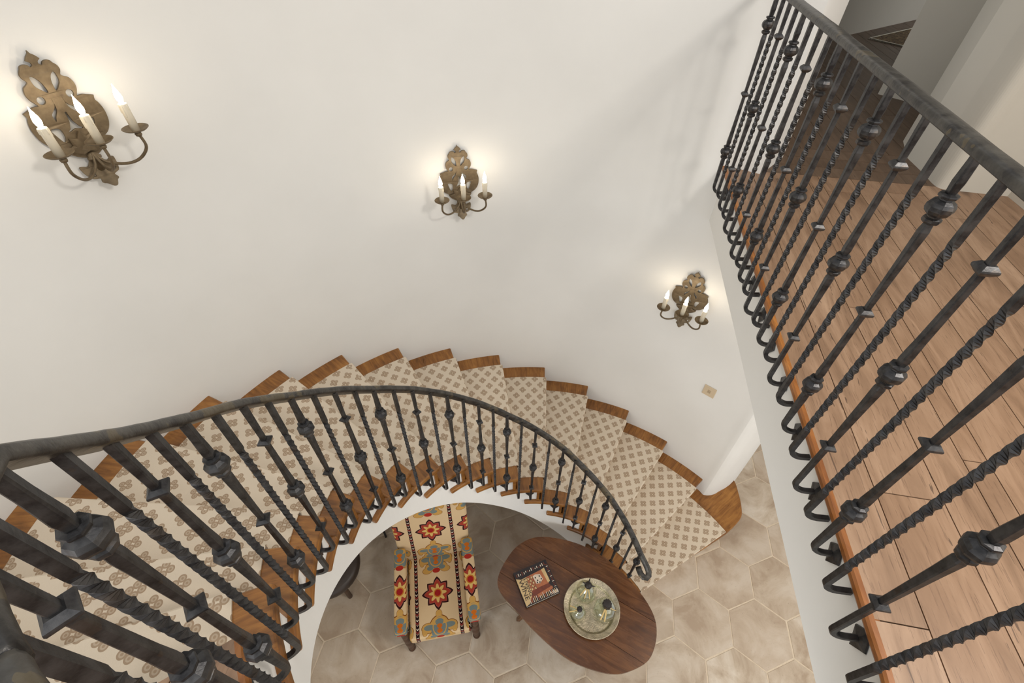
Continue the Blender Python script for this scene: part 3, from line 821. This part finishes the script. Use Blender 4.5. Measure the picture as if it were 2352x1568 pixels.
for s in (-1, 1):
    bm = BM(); box(bm, s * .268 - .046, s * .268 + .046, -.315, .30, .535, .605)
    arm = link('arm', bm, FB, ch, bevel=.02)
    uv_all(arm, lambda c, p, s=s: (c.x - s * .268, c.y + .03) if abs(p.normal.z) > .5 else (c.x - s * .268, c.y + c.z - .575))
    bm = BM(); box(bm, s * .262 - .030, s * .262 + .030, -.24, .29, .36, .545)
    sp = link('side_panel', bm, FB, arm, bevel=.01)
    uv_all(sp, lambda c, p: (c.z - .60, c.y + .03))
    bm = BM()
    lathe(bm, [(.020, .0), (.029, .012), (.030, .03), (.020, .045), (.024, .06), (.028, .10), (.022, .135), (.029, .15), (.030, .165), (.030, .23), (.024, .245), (.030, .26), (.030, .33), (.022, .345), (.029, .38), (.031, .43), (.022, .47), (.028, .50), (.028, .54)], 16, (s * .262, -.272, 0))
    link('leg', bm, DW, ch, smooth=True)
    bm = BM(); sweep(bm, [(s * .25, .30, .36), (s * .25, .315, .2), (s * .255, .345, 0)], [(-.022, -.022), (.022, -.022), (.022, .022), (-.022, .022)], (0, 1, 0)); link('leg', bm, DW, ch, bevel=.004)
    bm = BM(); box(bm, s * .255 - .014, s * .255 + .014, -.25, .31, .13, .165); link('stretcher', bm, DW, ch, bevel=.004)
bm = BM()
pr = []
for q in range(9):
    z = -.235 + q * .0588
    pr += [(.011, z), (.019, z + .008), (.022, z + .022), (.019, z + .036), (.011, z + .044)]
lathe(bm, pr, 10)
for v in bm.verts: v.co = (v.co.z, -.285 + v.co.x, .275 + v.co.y)
link('front_stretcher', bm, DW, ch, smooth=True)

# ------------------------------------------------------------------ oval table
TZ = .60
TABLE = [(-.084, 1.262), (-.03, 1.392), (.074, 1.522), (.234, 1.592), (.465, 1.57), (.67, 1.493), (.86, 1.355), (1.0, 1.183), (1.066, 1.055), (1.078, .951), (1.047, .842), (.983, .75), (.883, .698), (.759, .667), (.612, .683), (.408, .756), (.2, .912), (.042, 1.066), (-.058, 1.169)]
tloc = (.51, 1.135, 0)
tb = tag(empty('oval_table', tloc), 'dark walnut oval tea table beside the foot of the stairs', 'table')
tp = [(v.x - tloc[0], v.y - tloc[1]) for v in spline([(x, y, 0) for x, y in TABLE], 5, True)]
# three boards split along the long axis
dirv = Vector((math.cos(R(-30.0)), math.sin(R(-30.0)), 0)); nv = Vector((-dirv.y, dirv.x, 0))
bm = BM(); bm.faces.new([bm.verts.new((x, y, TZ)) for x, y in tp])
for sft in (.150, -.135):
    for s in (-1, 1):
        bmesh.ops.bisect_plane(bm, geom=bm.verts[:] + bm.edges[:] + bm.faces[:], dist=1e-5, plane_co=nv * (sft + s * .0014) + Vector((0, 0, TZ)), plane_no=nv)
    bmesh.ops.delete(bm, geom=[f for f in bm.faces if abs(f.calc_center_median().dot(nv) - sft) < .0014], context='FACES')
ext = bmesh.ops.extrude_face_region(bm, geom=bm.faces[:])
for v in [e for e in ext['geom'] if isinstance(e, bmesh.types.BMVert)]: v.co.z -= .024
link('tabletop', bm, M_['table'], tb, bevel=.004)
bm = BM()
ap = [Vector((x * .66, y * .62, 0)) for x, y in tp]
prism(bm, [(p.x, p.y) for p in ap], TZ - .10, TZ - .024)
link('apron', bm, M_['table'], tb)
for a, b in ((-.425, .005), (.19, -.335), (-.18, .35), (.44, .02)):
    foot = Vector((a, b, 0)) 
    topp = Vector((a * .62, b * .66, TZ - .03))
    bm = BM(); sweep(bm, [topp, topp.lerp(foot, .35), topp.lerp(foot, .7), foot], [(-.02, -.02), (.02, -.02), (.02, .02), (-.02, .02)], (0, 1, 0), True, lambda i: (1.15, 1.0, .85, .75)[i])
    link('leg', bm, M_['table'], tb, bevel=.004)

# ------------------------------------------------------------------ book on the table
def P2(a, b, t): return (lerp(a[0], b[0], t), lerp(a[1], b[1], t))
bk = tag(empty('book', (.212, 1.232, TZ), R(23.0)), 'square picture book about wine lying on the oval table', 'book')
BW, BH_, BT = .138, .128, .034
bm = BM(); box(bm, -BW + .003, BW - .004, -BH_ + .004, BH_ - .004, .003, BT - .003); link('pages', bm, M_['paper'], bk)
bm = BM()
box(bm, -BW, BW, -BH_, BH_, 0, .003); box(bm, -BW, BW, -BH_, BH_, BT - .003, BT); box(bm, -BW - .001, -BW + .004, -BH_, BH_, .001, BT - .001)
names = ['bk_black', 'bk_tan', 'bk_orange', 'bk_red', 'bk_white', 'bk_ink']
zc = [BT + .0003]
def pg(pts, mi):
    f = bm.faces.new([bm.verts.new((x * BW, y * BH_, zc[0])) for x, y in pts]); f.material_index = mi; zc[0] += .00004
def rc(x0, x1, y0, y1, mi): pg([(x0, y0), (x1, y0), (x1, y1), (x0, y1)], mi)
# cover art: bottle racks round the border, pale panel, window grid, long table (book read from its right-hand side)
pg([(-.98, .62), (-.72, .48), (-.42, .50), (-.42, -.62), (-.60, -.86), (-.98, -.98)], 1)
pg([(-.42, .50), (.52, .56), (.66, .40), (.62, -.48), (-.42, -.62)], 2)
pg([(.52, .56), (.72, .60), (.74, -.22), (.60, -.26)], 1)
pg([(-.36, -.30), (.62, -.30), (.74, -.62), (-.30, -.78), (-.76, -.90), (-.52, -.60)], 3)
pg([(-.20, -.62), (.74, -.50), (.74, -.66), (-.20, -.80)], 2)
pg([(-.06, .40), (.10, .44), (.36, .36), (.42, .04), (.20, -.12), (-.02, -.06)], 4)
for a, b in ((.02, .30), (.26, .30), (.08, .12), (.30, .12), (.16, -.02), (.02, .02)): rc(a, a + .07, b - .08, b, 0)
rc(-.40, -.08, -.34, .46, 3)
for a in range(3):
    for b in range(5): rc(-.385 + a * .100, -.385 + a * .100 + .08, -.32 + b * .155, -.32 + b * .155 + .125, 2 if (a + b) % 2 else 1)
rnd = random.Random(3)
for q in range(16):
    x = -.9 + q * .112; rc(x, x + .045, .66 + rnd.random() * .08, .78 + rnd.random() * .12, 4 if q % 3 else 3)
for q in range(14):
    y = -.62 + q * .10; rc(.84, .95, y, y + .04, 3 if q % 3 else 4)
for q in range(17):
    x = -.70 + q * .098; rc(x, x + .035, -.95, -.74 + .1 * rnd.random(), (4, 2, 4, 1)[q % 4])
for q in range(5): pg([(.50 + q * .1, -.78), (.54 + q * .1, -.78), (.62 + q * .08, -.97), (.58 + q * .08, -.97)], 4)
cv = link('cover', bm, [M_[n] for n in names], bk)
def text(body, x, y, size, parent, stretch=1.0):
    cu = bpy.data.curves.new('tmp', 'FONT'); cu.body = body; cu.size = size; cu.align_x = 'CENTER'; cu.align_y = 'CENTER'; cu.extrude = .0001
    ob = bpy.data.objects.new('tmp', cu); COL.objects.link(ob)
    me = bpy.data.meshes.new_from_object(ob.evaluated_get(bpy.context.evaluated_depsgraph_get())); bpy.data.objects.remove(ob)
    me.materials.clear(); me.materials.append(M_['bk_ink'])
    o = bpy.data.objects.new('title_lettering', me); COL.objects.link(o); o.parent = parent
    o.location = (x * BW, y * BH_, BT + .0022); o.rotation_euler = (0, 0, -PI / 2); o.scale = (stretch, 1, 1)
    return o
text('LIVING', -.53, -.06, .036, cv, 1.2); text('with', -.645, -.06, .014, cv, 1.1); text('WINE', -.79, -.12, .047, cv, 1.25)

# ------------------------------------------------------------------ tray and decanters
TX, TY = .6165, 1.0657
bm = BM()
lathe(bm, [(.001, .0), (.148, .0), (.156, .002), (.162, .012), (.168, .022), (.174, .0245), (.199, .030), (.204, .0325), (.2075, .032), (.206, .0285), (.176, .021), (.168, .010), (.160, -.001), (.001, -.0005)], 56, cap=False)
for v in bm.verts: v.co.z += .0012 + .0009 * math.sin(v.co.x * 90) * math.cos(v.co.y * 80)
for v in bm.verts: v.co.z = max(v.co.z, .0003)
tr = tag(link('tray', bm, M_['tray'], smooth=True), 'round hammered silver tray holding three glass decanters', 'tray'); tr.location = (TX, TY, TZ)
TB = TZ + .0045
def decanter(name, x, y, label, build):
    d = tag(empty(name, (x, y, TB)), label, 'decanter', 'glass decanters on the silver tray'); build(d); return d
def shell(prof, t=.003):
    inner = [(max(.0006, r - t), z + (t if i == 0 else 0)) for i, (r, z) in enumerate(prof)]
    return [(.0006, 0)] + prof + inner[::-1] + [(.0006, t)]
def ribs(bm, prof, nrib, off, squash=.86):
    lathe(bm, prof, nrib * 2, off)
    c = Vector(off)
    for i, v in enumerate(bm.verts):
        if (i % (nrib * 2)) % 2: v.co.x = off[0] + (v.co.x - off[0]) * squash; v.co.y = off[1] + (v.co.y - off[1]) * squash
def d_round(d):
    bm = BM(); lathe(bm, shell([(.064, .0), (.077, .012), (.080, .035), (.073, .065), (.052, .098), (.030, .118), (.019, .128), (.018, .150), (.022, .156)]), 30, cap=False)
    link('bottle', bm, M_['glass'], d, smooth=True)
    bm = BM(); lathe(bm, [(.014, .150), (.022, .157), (.027, .170), (.024, .185), (.012, .192)], 14)
    for a in (R(160), R(-20), R(70)):
        tube(bm, [(0, 0, .178), (.022 * math.cos(a), .022 * math.sin(a), .184), (.046 * math.cos(a), .046 * math.sin(a), .196)], .007, 8, scale=lambda i: (1.2, 1.0, .35)[i])
    link('stopper', bm, M_['stopper'], d, smooth=True)
    bm = BM()
    for a in (R(-110), R(-80), R(-140)): tube(bm, [(.02 * math.cos(a), .02 * math.sin(a), .146), (.045 * math.cos(a), .045 * math.sin(a), .128), (.070 * math.cos(a), .070 * math.sin(a), .094)], .004, 6)
    link('straw_tag', bm, M_['raffia'], d)
def d_square(d):
    bm = BM(); lathe(bm, shell([(.070, .0), (.080, .008), (.080, .085), (.066, .105), (.034, .118), (.021, .124), (.020, .146), (.024, .152)]), 8, cap=False, rot=PI / 8 + R(20))
    link('bottle', bm, M_['glass'], d, bevel=.006, smooth=True)
    bm = BM(); ribs(bm, [(.016, .146), (.032, .152), (.034, .158), (.034, .192), (.030, .199), (.010, .201)], 11, (0, 0, 0)); link('stopper', bm, M_['stopper'], d)
    bm = BM()
    for a in (R(-120), R(-100)): tube(bm, [(.022 * math.cos(a), .022 * math.sin(a), .142), (.055 * math.cos(a), .055 * math.sin(a), .122), (.084 * math.cos(a), .084 * math.sin(a), .078)], .0055, 6)
    tube(bm, [(.022, -.01, .14), (.05, -.02, .124), (.07, -.02, .108)], .003, 6)
    link('straw_tag', bm, M_['raffia'], d)
def d_small(d):
    bm = BM(); lathe(bm, shell([(.036, .0), (.050, .010), (.055, .034), (.048, .060), (.028, .078), (.014, .086), (.013, .100), (.016, .104)]), 26, cap=False)
    link('bottle', bm, M_['glass'], d, smooth=True)
    bm = BM(); ribs(bm, [(.010, .100), (.020, .104), (.021, .112), (.021, .128), (.014, .134)], 8, (0, 0, 0)); link('stopper', bm, M_['stopper'], d)
    bm = BM()
    for a in (R(150), R(185)): tube(bm, [(.014 * math.cos(a), .014 * math.sin(a), .098), (.04 * math.cos(a), .04 * math.sin(a), .088), (.070 * math.cos(a), .070 * math.sin(a), .074)], .004, 6)
    link('straw_tag', bm, M_['raffia'], d)
decanter('decanter', .584, 1.172, 'largest round glass decanter with a winged black stopper', d_round)
decanter('decanter', .705, 1.046, 'square-shouldered glass decanter with a ribbed black stopper', d_square)
decanter('decanter', .514, 1.028, 'smallest glass decanter, at the near left of the tray', d_small)

# ------------------------------------------------------------------ dark round stool and iron stand under the stairs
ot = tag(empty('stool', (-1.455, 1.385, 0)), 'dark brown round leather stool half hidden under the stairs', 'stool')
bm = BM(); lathe(bm, [(.21, .40), (.235, .415), (.243, .45), (.236, .488), (.215, .503), (.11, .509), (.004, .51)], 40); link('seat', bm, M_['leather'], ot, smooth=True)
bm = BM(); lathe(bm, [(.16, .34), (.20, .40)], 40); link('frame', bm, DW, ot, smooth=True)
for q in range(4):
    a = R(45 + 90 * q); bm = BM(); tube(bm, [(.13 * math.cos(a), .13 * math.sin(a), .38), (.12 * math.cos(a), .12 * math.sin(a), 0)], .02, 10); link('leg', bm, DW, ot, smooth=True)
st = tag(empty('plant_stand', (-1.27, 2.02, 0)), 'thin black wrought iron stand behind the armchair', 'stand')
bm = BM(); lathe(bm, [(.001, .55), (.19, .55), (.2, .556), (.2, .566), (.001, .57)], 28, cap=False); link('top', bm, M_['iron'], st, smooth=True)
for q in range(3):
    a = R(-62 + 120 * q); c_, s_ = math.cos(a), math.sin(a)
    bm = BM(); tube(bm, [Vector((c_ * r_, s_ * r_, z)) for r_, z in ((.17, .552), (.15, .42), (.13, .28), (.16, .12), (.235, .008))], .010, 8); link('leg', bm, M_['iron'], st, smooth=True)
bm = BM(); tube(bm, [(.13 * math.cos(R(q * 20)), .13 * math.sin(R(q * 20)), .28) for q in range(19)], .007, 6); link('ring', bm, M_['iron'], st, smooth=True)

# ------------------------------------------------------------------ upper hall
ZU = HL - .02
def block(name, pts, z0, z1, mat):
    bm = BM(); prism(bm, pts, z0, z1); return struct(link(name, bm, mat))
# right-hand wall with its reveal and rounded corner
mc = [tuple(v[:2]) for v in spline([(2.382, 2.66, 0), (2.356, 2.52, 0), (2.372, 2.468, 0), (2.43, 2.452, 0)], 5)]
bpts = [(2.528, 3.119), (2.408, 2.868), (2.392, 2.74)] + mc + [(2.681, 2.395), (2.664, 2.256), (2.60, 1.0), (2.55, -3.6), (4.4, -3.6), (4.4, 2.6), (3.7, 3.05)]
block('wall_right', bpts, ZU, ZTOP, M_['hall'])
apts = [(2.849, 4.028), (3.059, 3.779), (3.75, 2.97), (4.4, 2.6), (4.4, 5.2), (3.05, 4.30)]
block('wall_hall', apts, ZU, ZTOP, M_['hall'])
block('wall_far', [(1.2, 4.36), (3.114, 5.617), (4.726, 6.683), (6.6, 7.92), (6.5, 8.2), (1.0, 4.7)], ZU, ZTOP, M_['hall'])
bm = BM(); prism(bm, [pol(RO + .3, TH_END - 1.5), (4.4, 2.5), (7, 2.5), (7, 8.2), (.6, 8.2), pol(RO + .3, 75)], HL + 2.65, HL + 2.75)
struct(link('ceiling_hall', bm, M_['hall']))
rg = tag(empty('rug', (3.661, 5.737, HL)), 'brown patterned rug with pale edge on the dark hall floor', 'rug')
ex, ey = Vector((.842, .539, 0)), Vector((.535, -.845, 0))
bm = BM(); 
f = [bm.verts.new(ex * a + ey * b + Vector((0, 0, z))) for z in (.002, .012) for a, b in ((0, 0), (1.9, 0), (1.9, 1.0), (0, 1.0))]
for q in ((0, 1, 2, 3), (4, 5, 6, 7), (0, 1, 5, 4), (1, 2, 6, 5), (2, 3, 7, 6), (3, 0, 4, 7)): bm.faces.new([f[i] for i in q])
link('pile', bm, M_['rug'], rg)
bm = BM(); prev = None
for a, b, c_, d in ((0, 0, 1.9, .0), (0, 0, .0, 1.0)):
    n = ey if d == 0 else ex
    p0, p1 = ex * a + ey * b, ex * c_ + ey * d
    q = [bm.verts.new(p + Vector((0, 0, .0125))) for p in (p0, p1, p1 + n * .018, p0 + n * .018)]; bm.faces.new(q)
ext = bmesh.ops.extrude_face_region(bm, geom=bm.faces[:])
for v in [e for e in ext['geom'] if isinstance(e, bmesh.types.BMVert)]: v.co.z -= .011
link('edge_binding', bm, M_['white'], rg)

# ------------------------------------------------------------------ camera
F_PX, PITCH, ROLL = 1085.095, .79000, .0146
fw = Vector((0, math.cos(PITCH), -math.sin(PITCH))); rt = Vector((1, 0, 0)); upv = rt.cross(fw)
r2 = rt * math.cos(ROLL) + upv * math.sin(ROLL); u2 = -rt * math.sin(ROLL) + upv * math.cos(ROLL)
cam = bpy.data.cameras.new('camera'); co = bpy.data.objects.new('camera', cam); COL.objects.link(co)
m = Matrix((( r2.x, u2.x, -fw.x), (r2.y, u2.y, -fw.y), (r2.z, u2.z, -fw.z))).to_4x4(); m.translation = (0, 0, CAMZ)
co.matrix_world = m; cam.sensor_width = 36; cam.lens = F_PX / 2352 * 36; cam.clip_start = .02
scene.camera = co

# ------------------------------------------------------------------ light
wd = bpy.data.worlds.new('sky'); scene.world = wd; wd.use_nodes = True
bg = wd.node_tree.nodes['Background']; bg.inputs[0].default_value = (.94, .97, 1.0, 1); bg.inputs[1].default_value = .98
def area(name, loc, rot, sx, sy, power, col=(1, 1, 1)):
    l = bpy.data.lights.new(name, 'AREA'); l.shape = 'RECTANGLE'; l.size = sx; l.size_y = sy; l.energy = power; l.color = col
    o = bpy.data.objects.new(name, l); COL.objects.link(o); o.location = loc; o.rotation_euler = rot; return o
area('hall_lamp', (2.0, -.1, HL + 2.35), (0, R(22), 0), .5, .5, 58, (1, .95, .88))
area('foyer_lamp', (2.6, .2, 2.7), (0, 0, 0), 2.4, 2.4, 40, (1, .96, .90))
l = area('added_fill_left', (-2.4, -2.4, 2.7), (0, 0, 0), 2.0, 1.8, 95, (.97, .99, 1))  # added area light with no window behind it, brightens the landing fascia
l.rotation_euler = (Vector((1.2, 1.2, 2.4)) - l.location).to_track_quat('-Z', 'Y').to_euler()
l = area('added_fill_right', (2.0, -3.2, 5.5), (0, 0, 0), 2.0, 1.6, 30, (.97, .99, 1))  # second added area light, unseen, lifts the left side of the stairwell wall
l.rotation_euler = (Vector((-1.6, 1.4, 3.4)) - l.location).to_track_quat('-Z', 'Y').to_euler()
vs = scene.view_settings
scene.display_settings.display_device = 'sRGB'
vs.view_transform = 'Standard'; vs.look = 'None'; vs.exposure = 0.1; vs.gamma = 1.0; vs.use_curve_mapping = False
cy = scene.cycles
cy.max_bounces = 8; cy.diffuse_bounces = 4; cy.glossy_bounces = 4; cy.transmission_bounces = 12; cy.transparent_max_bounces = 12; cy.use_denoising = True
cy.sample_clamp_indirect = 6.0
